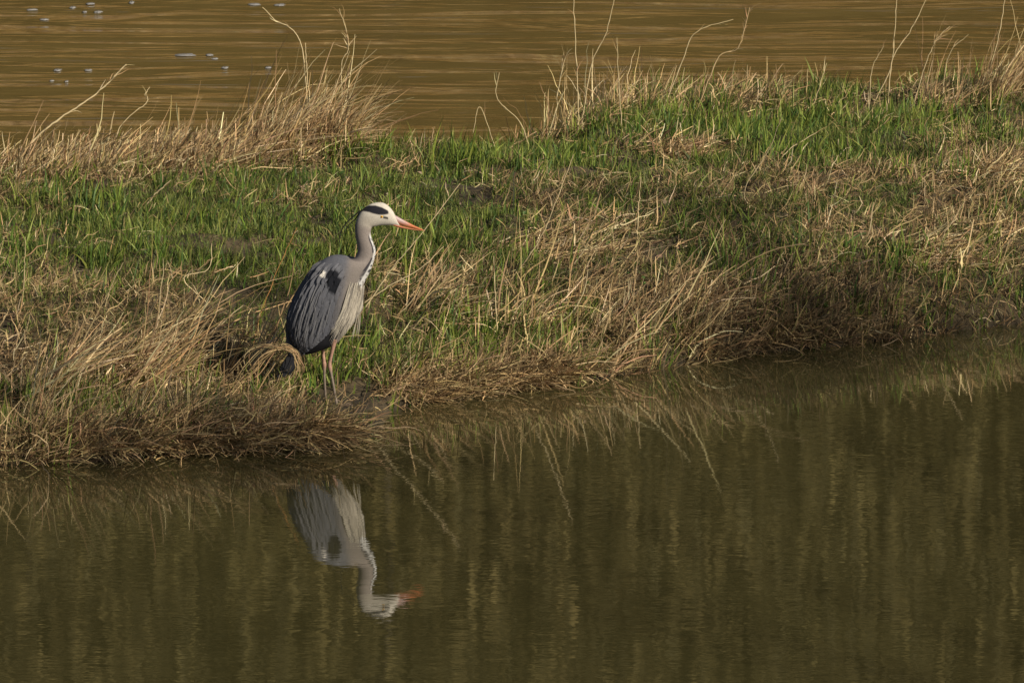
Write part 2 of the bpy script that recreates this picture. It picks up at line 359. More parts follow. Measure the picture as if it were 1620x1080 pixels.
clump('dead_weed_clump', 'dark brown brush of dead weeds on the steep bank right of the middle', [(1230, 500, 60, 18, 1), (1310, 490, 70, 22, 1.2), (1180, 520, 40, 12, .7)], 1300, (.05, .2), (.8, .6), cset=WEED, curve=(.3, 1.0), azs=2.5, cat='dead weeds', wob=.3)
for (u, v, sx_, sy_, n_, lab) in [(1080, 248, 40, 5, 260, 'small flattened straw mat on the green ridge right of the middle'), (900, 400, 55, 10, 360, 'flattened pale straw above the wide leaning swathe'), (1560, 275, 50, 6, 260, 'torn straw heap near the right edge below the ridge'), (1500, 400, 70, 12, 320, 'flat pale straw litter on the slope near the right edge'), (1130, 480, 50, 10, 260, 'bent straw hanging down left of the dark brush'), (330, 650, 70, 9, 340, 'flattened straw above the dark mat left of the heron')]:
    clump('straw_mat', lab, [(u, v, sx_, sy_, 1)], n_, (.1, .34), (1.4, .25), curve=(.1, .5), azs=.9, wid=(.004, .007), z0=.03, bunch=7, wob=.1, group='flattened straw mats on the bank')
# mats hanging over the water line
clump('grass_mat', 'dark matted dead grass jutting over the pond in front of the heron', [(480, 687, 42, 6, 1.3), (410, 690, 46, 8, 1.2), (340, 696, 40, 8, 1), (525, 686, 16, 4, .4)], 2300, (.12, .42), (1.48, .2), wid=(.004, .0065), cset=BROWN+DRY[:4], curve=(.15, .4), azs=1.3, z0=.035, group='mats of dead grass at the water line', wob=.14)
clump('grass_mat', 'tangled dead grass hanging over the water at the far left', [(60, 705, 70, 9, 1.2), (170, 700, 60, 9, 1), (260, 698, 40, 9, .7), (-60, 712, 60, 9, .7)], 1600, (.15, .45), (1.1, .45), wid=(.004, .0065), cset=BROWN+DRY[:4], curve=(.5, .6), az=-.2, azs=1.2, z0=.02, group='mats of dead grass at the water line', wob=.14)
clump('grass_mat', 'tan grass mat along the water just right of the heron', [(660, 628, 36, 5, 1.0), (760, 610, 55, 7, 1.4), (860, 600, 45, 6, 1)], 2000, (.12, .36), (1.35, .3), cset=DRY[:4]+BROWN, wid=(.004, .0065), curve=(.25, .5), azs=1.2, z0=.03, group='mats of dead grass at the water line', wob=.14)
clump('grass_mat', 'thin drooping dead grass fringe at the water under the dark brush', [(1000, 575, 50, 6, 1), (1120, 555, 50, 6, 1.2), (1250, 538, 60, 6, 1.2), (1400, 528, 70, 6, 1), (1530, 515, 60, 6, .7)], 2000, (.06, .28), (.9, .6), cset=BROWN, curve=(.8, .9), azs=1.6, az=-.8, group='mats of dead grass at the water line', wob=.18)

# green tufts one can point at
def tuft(u, v, n, h, label, w=.009, spread=.03):
    p = on_ground(u, v); x = p[0]+rng.normal(0, spread, n); y = p[1]+rng.normal(0, spread, n); z = H(x, y)
    c = pal(LUSH, n); acc = Acc(); az = np.arctan2(y-p[1], x-p[0])
    acc.add(*ribbons(np.stack([x, y, z-.01], 1), az+rng.normal(0, .6, n), np.abs(rng.normal(.22, .15, n)), rng.normal(.35, .35, n), h*rng.uniform(.5, 1.1, n), w*rng.uniform(.7, 1.2, n), 5, c, tip=c*np.array([1.5, 1.3, 1.1])))
    tag(acc.build('grass_tuft', M_blade, origin=tuple(p)), label, 'grass tuft', 'fresh green grass tufts')
tuft(1150, 440, 34, .26, 'dark green fan-shaped grass tuft left of the dark brush', spread=.035)
tuft(640, 598, 26, .24, 'green grass tuft near the water just right of the heron legs')
tuft(727, 590, 20, .28, 'upright lone green tuft at the water line right of the heron', spread=.018)
tuft(905, 588, 34, .22, 'broad green tuft standing in the water edge below the wide dead swathe', spread=.05)
tuft(1570, 345, 12, .16, 'short bright tuft on the brown slope near the right edge', spread=.015)
tuft(1525, 350, 12, .12, 'smaller bright tuft beside the pale fallen stem on the right slope', spread=.02)
tuft(565, 262, 14, .22, 'bright spiky tuft at the far edge straight above the heron head', spread=.025)
tuft(255, 300, 16, .16, 'green tuft at the foot of the sunlit dead grass on the left', spread=.03)
tuft(1470, 522, 14, .14, 'small bright tuft hanging at the water on the right', spread=.006)
tuft(508, 592, 110, .12, 'leafy green tuft behind the heron legs', spread=.085)
tuft(85, 722, 22, .2, 'green tuft at the water under the far left mat', spread=.035)
tuft(1045, 575, 22, .2, 'yellow-green tuft rising at the water under the swathe end', spread=.03)

# ------------------------------------------------------------------ single dry stalks
def catmull(P, n):
    P = np.asarray(P, float); Q = np.vstack([2*P[0]-P[1], P, 2*P[-1]-P[-2]]); out = []
    seg = len(P)-1; ts = np.linspace(0, seg, n)
    k = np.minimum(ts.astype(int), seg-1); f = (ts-k)[:, None]
    a, b, c, d = Q[k], Q[k+1], Q[k+2], Q[k+3]
    return .5*((2*b)+(-a+c)*f+(2*a-5*b+4*c-d)*f**2+(-a+3*b-3*c+d)*f**3)
def tube(P, R, ns=6):
    P = np.asarray(P, float); n = len(P); R = np.broadcast_to(R, n)
    T = np.gradient(P, axis=0); T /= np.linalg.norm(T, axis=1)[:, None]+1e-9
    ref = np.array([0, 1., 0]); A = np.cross(T, ref); bad = np.linalg.norm(A, axis=1) < .2; A[bad] = np.cross(T[bad], [1., 0, 0])
    A /= np.linalg.norm(A, axis=1)[:, None]; B = np.cross(T, A)
    th = np.linspace(0, 2*pi, ns, endpoint=False)
    V = P[:, None]+R[:, None, None]*(A[:, None]*np.cos(th)[None, :, None]+B[:, None]*np.sin(th)[None, :, None])
    i, j = np.meshgrid(np.arange(n-1), np.arange(ns), indexing='ij'); a = i*ns+j; b = i*ns+(j+1) % ns
    F = np.stack([a, b, b+ns, a+ns], -1).reshape(-1, 4)
    return V.reshape(-1, 3), F
STALKS = [
 (((5, 262), (60, 215), (105, 180), (150, 150), (200, 102)), .0052, 1, 0, 'long feathery dry reed leaning over the river at the left'),
 (((496, 225), (487, 130), (483, 68)), .003, 0, 0, 'upright pale stem in the tall heap carrying a snapped top'),
 (((490, 150), (476, 70), (435, 32), (415, 12)), .003, 0, 0, 'snapped stem bent back to upper left over the river'),
 (((180, 255), (190, 200), (232, 162), (229, 150), (237, 138)), .0025, 0, 0, 'thin crooked stem with a kinked tip over the river at the left'),
 (((545, 230), (540, 110), (551, 80), (549, 55), (537, 14)), .0025, 1, 0, 'tall thin stem with a side twig above the heron'),
 (((915, 215), (914, 140), (910, 60), (907, -25)), .003, 0, 0, 'tall straight pale stem reaching out of the top of the picture'),
 (((918, 210), (935, 105), (958, 55), (974, -12)), .003, 0, 0, 'slightly curved stem crossing the river just right of the straight one'),
 (((840, 235), (820, 190), (786, 155), (790, 115)), .0025, 0, 0, 'forked lone stem bent at its middle over open river'),
 (((786, 154), (760, 170), (748, 212)), .0022, 0, 0, 'broken end drooping from the forked lone stem'),
 (((985, 215), (978, 120), (976, 60)), .0025, 0, 0, 'short straight stem behind the upright tangle'),
 (((875, 225), (885, 130), (895, 88)), .0028, 1, 0, 'stem with a curled tip at the left of the upright tangle'),
 (((1045, 180), (1080, 95), (1100, 52), (1160, 31)), .003, 0, 0, 'stem arching right to a flat tip over the river'),
 (((1100, 178), (1137, 92), (1168, 75), (1186, 12)), .0035, 1, 1, 'stem with a narrow upright seed head over the river'),
 (((1378, 170), (1408, 110), (1416, 40), (1419, -25)), .003, 0, 0, 'tall dark-tipped stem leaving the top of the picture on the right'),
 (((1405, 175), (1412, 95), (1440, 50), (1470, -10)), .003, 0, 0, 'long pale stem slanting right out of the top of the picture'),
 (((1440, 178), (1462, 110), (1480, 65), (1503, 42)), .0025, 1, 0, 'slanting stem with fine side twigs right of the long pale one'),
 (((1375, 175), (1379, 112), (1398, 73)), .0025, 0, 0, 'short bent stem left of the two tall ones on the right'),
 (((1284, 175), (1308, 100)), .0025, 0, 0, 'short slanting pale stem alone at the far edge right of the middle'),
 (((1490, 175), (1500, 90), (1532, 55)), .0025, 0, 0, 'thin stem bending right in front of the corner grass'),
 (((1545, 160), (1575, 80), (1592, -12)), .003, 0, 0, 'steep stem standing out of the corner grass'),
 (((1205, 332), (1180, 318), (1182, 290), (1215, 240), (1236, 188)), .003, 0, 0, 'pale hooked stem lying over green grass on the right'),
 (((1228, 255), (1255, 232), (1292, 210)), .003, 0, 0, 'pale fallen stem right of the hooked one'),
 (((566, 500), (620, 425), (672, 363), (728, 290)), .003, 0, 0, 'long pale stem slanting up past the tip of the bill'),
 (((568, 482), (620, 450), (665, 425), (702, 390)), .003, 0, 0, 'pale stem leaning right in front of the chest below the bill'),
 (((800, 450), (850, 385), (875, 330), (907, 245)), .003, 0, 0, 'long thin stem rising from the wide swathe toward the ridge'),
 (((1008, 385), (1010, 330), (1014, 280)), .0025, 0, 0, 'short straight pale stem above the wide swathe'),
 (((400, 545), (412, 500), (440, 425), (470, 360)), .0025, 0, 2, 'orange-brown stem leaning right on the lawn left of the heron'),
 (((788, 540), (784, 470), (781, 405)), .0028, 0, 0, 'upright pale stem in the swathe right of the heron chest'),
 (((160, 505), (175, 455), (195, 415)), .0028, 0, 0, 'short pale stem at the top left of the leaning clump'),
 (((36, 475), (39, 420), (40, 375)), .0025, 0, 0, 'thin upright stem on the lawn near the left edge'),
 (((1480, 395), (1500, 360), (1527, 318)), .003, 0, 0, 'thick pale fallen stem on the brown slope at the right'),
 (((225, 330), (245, 308), (270, 285)), .0045, 0, 0, 'thick short pale stem lying on the lawn at the left'),
 (((1060, 462), (1130, 445), (1210, 400), (1275, 385)), .003, 0, 1, 'long brown stem lying across the dark brush'),
 (((330, 480), (290, 440), (330, 425), (335, 385)), .0025, 0, 0, 'curved top stem of the leaning clump left of the heron'),
]
for px, r, twig, shade, lab in STALKS:
    b = on_ground(px[0][0], px[0][1]); dep = b[1]-CP[1]
    pts = []
    bend = rng.uniform(-.1, .1)
    for k, (u, v) in enumerate(px):
        yy = b[1]+bend*k/len(px)
        # height and side offset of this joint at the stalk's own distance
        t = (yy-CP[1])/(cos(TH)+(540-v)/FPX*sin(TH))
        pts.append((CP[0]+(u-810)/FPX*t, yy, CP[2]+(-sin(TH)+(540-v)/FPX*cos(TH))*t))
    pts = np.array(pts); pts[0, 2] = b[2]-.01
    P = catmull(pts, 6*len(pts))
    P[1:-1] += rng.normal(0, .0015, (len(P)-2, 3))
    base = np.array([(.66, .55, .34), (.50, .38, .22), (.40, .21, .08)][shade])*rng.uniform(.85, 1.1)
    o = empty('dry_stalk', tuple(b)); tag(o, lab, 'dry stalk', 'single dry stalks')
    Rr = r*.95*np.linspace(1, .6, len(P)); Rr[::6] *= 1.35
    v_, f_ = tube(P-b, Rr); mesh('stem', v_, f_, M_dry, base*np.ones((len(v_), 3)), o)
    # a few withered leaf strips / seed spikelets
    nb = 26 if twig else 3
    k = rng.integers(len(P)//2 if twig else 2, len(P)-1, nb)
    T = P[np.minimum(k+1, len(P)-1)]-P[k]; az0 = np.where(T[:, 0] > 0, 0, pi); ti = np.arccos(np.clip(T[:, 2]/(np.linalg.norm(T, axis=1)+1e-9), -1, 1))
    v_, f_, c_ = ribbons(P[k]-b, az0+rng.normal(0, .5, nb), ti+rng.normal(0, .3, nb), rng.normal(.4, .5, nb), rng.uniform(.03, .09, nb), rng.uniform(.003, .005, nb), 4, pal(DRY, nb), taper=.8, wob=.1)
    if twig: mesh('seed_head', v_, f_, M_dry, c_, o)
    else:
        for q in range(nb): mesh('withered_leaf', v_[q*10:q*10+10], f_[q*4:q*4+4]-q*10, M_dry, c_[q*10:q*10+10], o)

# looped grass over the heron's tail
b = on_ground(452, 600); acc = Acc()
for k in range(20):
    j = rng.normal(0, 8, 2); q = rng.uniform(.75, 1.12)
    pp = [(370+rng.normal(0, 18), 612+rng.normal(0, 8)), (400+j[0], 584+j[1]*2), (432+j[0], 552+j[1]*.6), (458, 549+(1-q)*30), (474-(1-q)*40, 566+j[1]*.7), (476-(1-q)*50, 588), (466-(1-q)*50+j[0], 612)]
    pts = []
    yy = hy_-.09+rng.normal(0, .02)
    for (u, v) in pp:
        t = (yy-CP[1])/(cos(TH)+(540-v)/FPX*sin(TH)); pts.append(((u-810)/FPX*t, yy+rng.normal(0, .02), CP[2]+(-sin(TH)+(540-v)/FPX*cos(TH))*t))
    P = catmull(pts, 26)[:int(rng.integers(20, 27))]; P = P+np.cumsum(rng.normal(0, .0012, P.shape), 0)
    v_, f_ = tube(P, .0022*np.linspace(1, .6, len(P)), 5); acc.add(v_, f_, pal(DRY[:4]+BROWN[3:4], 1)[0]*.85)
tag(acc.build('looped_grass', M_dry, origin=tuple(b)), 'hoop of bent dead grass curling over the tail of the heron', 'dry grass')

# ------------------------------------------------------------------ foam on the river
FOAM = [(51, 15.5, 24, 3.2, 'foam fleck on the river, leftmost in the top left group'), (115, 12, 15, 4, 'rounded foam fleck second from the left along the top edge of the river'),
 (143, 6, 18, 4, 'foam fleck touching its neighbour near the top edge, just above another'), (155, 19, 18, 4, 'foam fleck below the pair at the top left'), (134, 19, 10, 3, 'faint small foam fleck left of the one below the pair'),
 (208, 4, 13, 5, 'bright round foam fleck alone at the top edge'), (70, 31, 20, 3.2, 'low flat foam fleck beneath the top left group'),
 (402, 7, 26, 4.5, 'broad foam fleck at the top edge above the tall grass heap'), (442, 8, 24, 4.5, 'broad foam fleck right beside the one above the tall grass heap'),
 (294, 87, 42, 4.5, 'longest white foam streak floating in the open river'), (331, 87, 15, 3.5, 'small foam fleck at the right end of the longest streak'),
 (340, 93, 13, 3, 'small foam fleck just below the right end of the longest streak'), (356, 107, 15, 4, 'foam fleck lowest and right of the longest streak'), (424, 107, 12, 3, 'faint foam fleck close left of the tall grass heap'),
 (91, 111, 16, 4, 'bright foam fleck alone above the feathery reed'), (140, 111, 14, 3, 'faint foam fleck right of the bright lone one'), (82, 128, 9, 2.5, 'tiny foam dot under the bright lone fleck'), (105, 129, 7, 2.5, 'tiniest foam dot right of the other dot')]
for (u, v, wd, ht, lab) in FOAM:
    cx, cy = unproj(u, v, RIV_Z+.004); cx = float(cx); cy = float(cy)
    rw = wd*.36/FPX*47; rh = ht*.42/FPX*47/.135
    n = 40; th = np.linspace(0, 2*pi, n, endpoint=False)
    rr = 1+.35*(fbm(np.cos(th)*2+u, np.sin(th)*2+v, 5)-.5)*2+.2*rng.normal(0, .5, n)
    rings = [(1.0, 0), (.93, .0025), (.6, .004), (.2, .005)]
    V = []; 
    for s_, z_ in rings: V += [(rw*s_*rr[k]*cos(th[k]), rh*s_*rr[k]*sin(th[k]), z_*(.6+.8*rng.random())) for k in range(n)]
    F = [(i*n+k, i*n+(k+1) % n, (i+1)*n+(k+1) % n, (i+1)*n+k) for i in range(3) for k in range(n)]
    V.append((0, 0, .005)); c0 = len(V)-1
    F += [(3*n+k, 3*n+(k+1) % n, c0, c0) for k in range(0)]
    o = mesh('foam_fleck', V, F, M_foam, loc=(cx, cy, RIV_Z+.003)); tag(o, 'white '+lab, 'foam', 'foam flecks on the river')

# ------------------------------------------------------------------ the heron
HS = FPX/((hy_-CP[1])*cos(TH)+CP[2]*sin(TH)); HSZ = HS*cos(TH)
gz = float(H(hx_, hy_)); 
heron = empty('grey_heron', (hx_, hy_, gz))
tag(heron, 'grey heron with black eye stripe standing in profile at the edge of the pond', 'heron')
def loc(px, py, y=0.0): return np.array([(px-522)/HS, y, (650-py)/HSZ-gz])
PAIRS = np.array([  # left/back contour, right/front contour, half depth in metres
 (482, 561, 500, 557, .012), (474, 556, 522, 549, .030), (464, 543, 536, 540, .052), (457, 525, 548, 524, .066), (455, 508, 558, 508, .074), (459, 492, 564, 492, .080), (469, 470, 568, 476, .084),
 (482, 447, 572, 462, .085), (494, 429, 576, 450, .082), (508, 414, 581, 440, .077), (527, 404.5, 586, 430, .068), (543, 405, 590, 420, .056), (554, 410, 592.5, 412, .045), (562, 408, 594.5, 404, .037), (566.5, 398, 595, 396, .032), (566, 388, 593, 388, .029),
 (563.5, 376, 589, 378, .027), (562.5, 364, 587.5, 370, .026), (564, 352, 588, 364, .026), (568, 342, 590, 360, .027), (575, 332, 596, 358.5, .028), (585, 325, 602, 357.5, .0285), (596, 321.5, 609, 357, .028), (607, 322, 616, 357, .026), (616, 327.5, 623, 357.5, .021), (622.5, 335, 629, 358, .015), (626, 342, 633, 359, .009), (629, 352, 635, 359.5, .003)])
NSEC, NR = 300, 96
Q = catmull(PAIRS, NSEC); Lp, Rp, hd = Q[:, 0:2], Q[:, 2:4], np.maximum(Q[:, 4], .002)
th = np.linspace(0, 2*pi, NR, endpoint=False)
ct, st = np.cos(th), np.sin(th)     # ct=+1 front contour, -1 back
Cc = (Lp+Rp)/2; Hh = (Rp-Lp)/2
PX = Cc[:, 0:1]+Hh[:, 0:1]*ct; PY = Cc[:, 1:2]+Hh[:, 1:2]*ct; YY = hd[:, None]*st*(np.abs(st)**-.12 if False else 1)
VB = np.stack([(PX-522)/HS, YY, (650-PY)/HSZ-gz], -1)
def lerp3(a, b, t): t = np.asarray(t)[..., None]; return np.asarray(a)*(1-t)+np.asarray(b)*t
GREY = (.098, .106, .135); NECK = (.20, .178, .173); WHITE = (.50, .48, .44); BLACK = (.012, .013, .02); CREAM = (.33, .305, .27)
def plumage(px, py, y):
    """colour of the plumage by where it sits on the bird"""
    n = fbm(px*.16, py*.06, 71)
    c = lerp3(GREY, (.14, .146, .172), n)
    # darker flight feathers toward the lower back edge
    k = sst(12, -30, (px-(500-(py-430)*.15)))*sst(455, 535, py); c = lerp3(c, (.058, .064, .084), np.zeros_like(px)+k*.85)
    # warm grey front shoulder and neck
    k = sst(538, 560, px-(py-430)*-.25)*sst(560, 470, py); c = c*(1-k[..., None])+np.array((.185, .168, .163))*k[..., None]
    k = sst(432, 408, py)*sst(548, 562, px); c = c*(1-k[..., None])+np.array(NECK)*k[..., None]
    # breast and belly cream
    front = np.interp(py, [380, 420, 450, 470, 500, 545], [592, 588, 574, 562, 548, 530])
    k = sst(-3, 6, px-front)*sst(445, 470, py); c = c*(1-k[..., None])+np.array(CREAM)*k[..., None]
    # black flank behind the breast plumes
    edge = np.interp(px, [474, 486, 498, 518, 526, 535], [565, 552, 542, 525, 516, 500])
    k = sst(-1, 2, py-edge)*sst(536, 531, px+(py-530)*.25); c = c*(1-k[..., None])+np.array((.014, .015, .02))*k[..., None]
    # black shoulder patch with a white spot
    e = ((px-529)/10.5)**2+((py-437)/(14.5+np.where(py > 437, 6, 0)))**2+ (fbm(px*.5, py*.12, 9)-.5)*.5*sst(430, 445, py)
    k = sst(1.12, .92, e)*(np.abs(y) > .02); c = c*(1-k[..., None])+np.array((.008, .010, .016))*k[..., None]
    e = ((px-513.5)/3.8)**2+((py-430)/5)**2; k = sst(1.3, .8, e)*(np.abs(y) > .02); c = c*(1-k[..., None])+np.array((.75, .73, .70))*k[..., None]
    return c
BC = plumage(PX, PY, YY)
# head and neck markings on the loft itself
sec = np.arange(NSEC)[:, None]/NSEC*len(PAIRS)
headk = np.clip(sst(17.3, 20.0, sec+0*PX)*sst(368, 352, PY)*1.4, 0, 1)
headk = np.maximum(headk, sst(20.0, 21.0, sec+0*PX))
ck = sst(606, 576, PX)*sst(333, 348, PY)*.75; hc = np.array(WHITE)*(1-ck[..., None])+np.array((.30, .275, .25))*ck[..., None]; BC = BC*(1-headk[..., None])+hc*headk[..., None]
up = np.interp(PX, [572, 575, 585, 595, 605, 614, 617], [333, 330, 325.6, 325.2, 327.8, 332.5, 336]); lo_ = np.interp(PX, [572, 575, 585, 592, 600, 608, 614, 617], [334.6, 334, 335.2, 337.4, 339.2, 339.2, 338.4, 337.5])
k = sst(-.8, .8, PY-up)*sst(.8, -.8, PY-lo_)*sst(570, 573, PX)*sst(617, 614.5, PX)*(sec > 17.5); BC = BC*(1-k[..., None])+np.array(BLACK)*k[..., None]
k = sst(4.6, 3.4, np.abs(PX-611))*sst(2.4, 1.2, np.abs(PY-344-(PX-611)*.25))*(sec > 19); BC = BC*(1-k[..., None])+np.array((.05, .05, .045))*k[..., None]
# white throat line with broken black streaks down the front of the neck
fr = (ct[None]+0*PX); stripe = sst(.70, .84, fr)*sst(366, 376, PY)*sst(500, 450, PY); BC = BC*(1-stripe[..., None])+np.array((.50, .51, .53))*stripe[..., None]
dash = np.maximum(sst(.60, .66, fr)*sst(.84, .78, fr)*sst(.2, .4, vn(PY*.22, fr*2, 5)), sst(.84, .9, fr)*(vn(PY*.5, st[None]*4+fr*3, 6) > .62))*sst(368, 378, PY)*sst(475, 450, PY)*(PX > 570)
BC = BC*(1-dash[..., None]*.93)+np.array((.02, .02, .03))*dash[..., None]*.93
a_, b_ = np.meshgrid(np.arange(NSEC-1), np.arange(NR), indexing='ij'); q = a_*NR+b_; q2 = a_*NR+(b_+1) % NR
FB = np.stack([q, q2, q2+NR, q+NR], -1).reshape(-1, 4)
Vb = VB.reshape(-1, 3); Cb = BC.reshape(-1, 3)
# closing caps
c0 = VB[0].mean(0); c1 = VB[-1].mean(0); n0 = len(Vb)
Vb = np.vstack([Vb, c0, c1]); Cb = np.vstack([Cb, Cb[0], Cb[-1]])
ar = np.arange(NR); cap0 = np.stack([np.full(NR//2, n0), ar[0::2], (ar[0::2]+1) % NR, (ar[0::2]+2) % NR], 1)
e0 = (NSEC-1)*NR; cap1 = np.stack([np.full(NR//2, n0+1), e0+(ar[0::2]+2) % NR, e0+(ar[0::2]+1) % NR, e0+ar[0::2]], 1)
FB = np.vstack([FB, cap0, cap1])[:, ::-1]
mesh('body', Vb, FB, M_feather, Cb, heron)
# feathers laid over the body
body_px = np.stack([PX.ravel(), PY.ravel()], 1)[::3]; body_y = np.abs(YY.ravel())[::3]; m_ = body_y > -1
def surf(px, py):
    px = np.atleast_1d(px); py = np.atleast_1d(py); out = np.zeros(len(px))
    for i in range(len(px)):
        d2 = (body_px[:, 0]-px[i])**2+(body_px[:, 1]-py[i])**2; k = np.argpartition(d2, 4)[:4]; wt = 1/(d2[k]+.3); out[i] = (body_y[k]*wt).sum()/wt.sum()
        if d2[k].min() > 9: out[i] *= math.exp(-(d2[k].min()-9)/60)
    return out
def strip(path, wpx, y, c, segw=None):
    """a lens-shaped vane: path n x 2 photo positions, y n depths"""
    path = np.asarray(path, float); n = len(path); T = np.gradient(path, axis=0); T /= np.linalg.norm(T, axis=1)[:, None]+1e-9
    N_ = np.stack([-T[:, 1], T[:, 0]], 1); t = np.linspace(0, 1, n)
    wp = wpx/2*(np.sin(np.clip(t*1.15+.12, 0, 1.0)*pi*.5)*(1-t**5*.97) if segw is None else segw(t))
    rows = []
    for s_ in (-1, 0, 1):
        p = path+N_*(wp*s_)[:, None]; yy = y+(0 if s_ else np.sign(y.mean())*.0004)
        rows.append(np.stack([(p[:, 0]-522)/HS, yy, (650-p[:, 1])/HSZ-gz], 1))
    V = np.stack(rows, 1).reshape(-1, 3)
    F = []
    for k in range(n-1):
        for s_ in (0, 1): a = k*3+s_; F.append((a, a+1, a+4, a+3))
    return V, np.array(F), np.broadcast_to(c, (len(V), 3))
def flow(px, py):
    """way the wing feathers lie, in the picture plane"""
    back = np.interp(py, [404, 420, 447, 470, 492, 525, 560], [530, 502, 482, 469, 459, 457, 474])
    f = np.clip((px-back)/70, 0, 1)
    a0 = np.interp(py, [404, 420, 447, 480, 520, 560], [150, 135, 122, 110, 98, 88]); a1 = np.interp(py, [410, 440, 480, 520, 560], [118, 105, 103, 112, 120])
    a = np.radians(a0*(1-f)+a1*f); return np.array([np.cos(a), np.sin(a)])
def inside_wing(px, py):
    lo = np.interp(py, [402, 405, 410, 420, 447, 470, 492, 525, 545, 560], [532, 524, 515, 502, 483, 470, 460, 457.5, 464, 474]); hi = np.interp(py, [402, 410, 430, 470, 500, 520, 545, 560], [538, 546, 550, 545, 532, 520, 496, 480])
    return lo+1, hi
for side in (-1, 1):
    acc = Acc(); rs = np.random.default_rng(3)
    rows = np.arange(556, 418, -5.0)
    for ri, py in enumerate(rows):
        lo, hi = inside_wing(0, py)
        step = 6.5 if py > 500 else 5.5
        for px in np.arange(lo+2, hi, step):
            px_ = px+rs.normal(0, 1); py_ = py+rs.normal(0, 1.5)
            Lf = (46 if py < 500 else 34)*rs.uniform(.7, 1.15) if py > 440 else 22*rs.uniform(.8, 1.2)
            path = [np.array([px_, py_-6])]
            for k in range(6): path.append(path[-1]+flow(*path[-1])*Lf/6)
            path = np.array(path)
            # stay on the bird: end above the lower border of the wing
            lim = np.interp(path[:, 0], [455, 474, 486, 498, 518, 526, 535, 550], [545, 562, 550, 540, 523, 514, 500, 470])
            path[:, 1] = np.minimum(path[:, 1], lim+1)
            lo2 = np.interp(path[:, 1], [404, 410, 420, 447, 470, 492, 508, 525, 545, 565], [526, 512, 500, 481, 468, 458, 454.5, 454, 452, 462])
            path[:, 0] = np.maximum(path[:, 0], lo2)
            sy = surf(path[:, 0], path[:, 1]); off = .002+.002*np.linspace(0, 1, 7)**2+.004*(ri/len(rows))
            y = side*(sy+off)
            c = np.repeat(plumage(path[:, 0], path[:, 1]-1.5, np.full(7, .05))*rs.uniform(.94, 1.06), 3, 0)*np.tile([1.08, .98, .92], 7)[:, None]
            v_, f_, c_ = strip(path, 8.0 if py > 500 else 7.0, y, (0, 0, 0)); acc.add(v_, f_, c)
    # long pale scapular plumes
    for k in range(46):
        px = rs.uniform(478, 530); py = rs.uniform(430, 500)
        lo, hi = inside_wing(0, py)
        if px < lo+4 or px > hi-14 or (px > 512 and py < 462): continue
        path = [np.array([px, py])]; Lf = rs.uniform(25, 60)
        for q_ in range(8): path.append(path[-1]+flow(*path[-1])*Lf/8)
        path = np.array(path); sy = surf(path[:, 0], path[:, 1])
        v_, f_, c_ = strip(path, rs.uniform(1.0, 1.9), side*(sy+.0125), np.array((.17, .175, .195))*rs.uniform(.7, 1.2)); acc.add(v_, f_, c_)
    acc.build('wing', M_feather, heron)
# breast plumes
acc = Acc(); rs = np.random.default_rng(5)
for side in (-1, 1):
    for k in range(120):
        f = rs.random(); s0 = np.array([556+18*f+rs.normal(0, 2), 442+rs.random()*34])
        ex = 524+36*f+rs.normal(0, 3); e0 = np.array([ex, min(512+36*rs.random(), np.interp(ex, [524, 533, 554, 563], [546, 543, 519, 503]))])
        mid = (s0+e0)/2+np.array([2+3*f, -2]); P = catmull([s0, mid, e0], 10)
        sy = surf(P[:, 0], P[:, 1]); y = side*(np.maximum(sy, .012)+.004+.003*rs.random()+.006*np.linspace(0, 1, 10))
        c = np.array([(.40, .37, .325), (.31, .29, .26), (.20, .19, .185), (.48, .45, .39)][rs.integers(0, 4)])*rs.uniform(.8, 1.1)
        acc.add(*strip(P, rs.uniform(1.6, 3.6), y, c, segw=lambda t: (1-t**2.5*.95)*(.5+.5*np.minimum(1, t*4))))
for k in range(7):   # loose ends in front of the belly
    s0 = np.array([569+rs.normal(0, 1.5), 470+rs.random()*12]); e0 = np.array([560+rs.normal(0, 4), 522+rs.random()*22])
    P = catmull([s0, (s0+e0)/2+np.array([1.5, 0]), e0], 10); y = np.full(10, rs.uniform(-.03, .02))
    acc.add(*strip(P, rs.uniform(.7, 1.2), y, np.array((.42, .39, .33))*rs.uniform(.7, 1.1)))
acc.build('breast_plumes', M_feather, heron)
# crest
for k, pts in enumerate([[(590, 329), (574, 333), (562, 341), (548, 354), (540, 368), (538, 385), (541, 402)], [(588, 331), (572, 337), (563, 348), (552, 358), (544, 372)]]):
    P = np.array([loc(u, v, (-.012, .012)[k]) for u, v in catmull(pts, 30)]); P[:, 1] += np.linspace(0, -.01, 30)
    v_, f_ = tube(P, (.0042-.0008*k)*np.linspace(1, .22, 30), 8); mesh('crest_plume', v_, f_, M_feather, np.full((len(v_), 3), .012), heron)
# bill: two mandibles
def loft(name, secs, m, cfun, parent, ns=20, n=40):
    """secs: px, top py, bottom py, half width"""
    Q = catmull(secs, n); th = np.linspace(0, 2*pi, ns, endpoint=False); V = []; C_ = []
    for (px, t_, b_, w_) in Q:
        for a in th:
            py = (t_+b_)/2-(b_-t_)/2*sin(a); V.append(loc(px, py, max(w_, .0004)*cos(a))); C_.append(cfun(px, py))
    F = [(i*ns+k, i*ns+(k+1) % ns, (i+1)*ns+(k+1) % ns, (i+1)*ns+k) for i in range(n-1) for k in range(ns)]
    return mesh(name, V, F, m, np.array(C_), parent)
def billc(px, py):
    k = np.clip((px-626)/26, 0, 1); o = np.array((.40, .17, .11))*(1-k)+np.array((.50, .155, .06))*k
    top = np.clip(1.5-abs(px-630)/14, 0, 1)*np.clip((353+(px-632)*.45-py)/4, 0, 1)
    return o*(1-top*.8)+np.array((.40, .34, .37))*top*.8
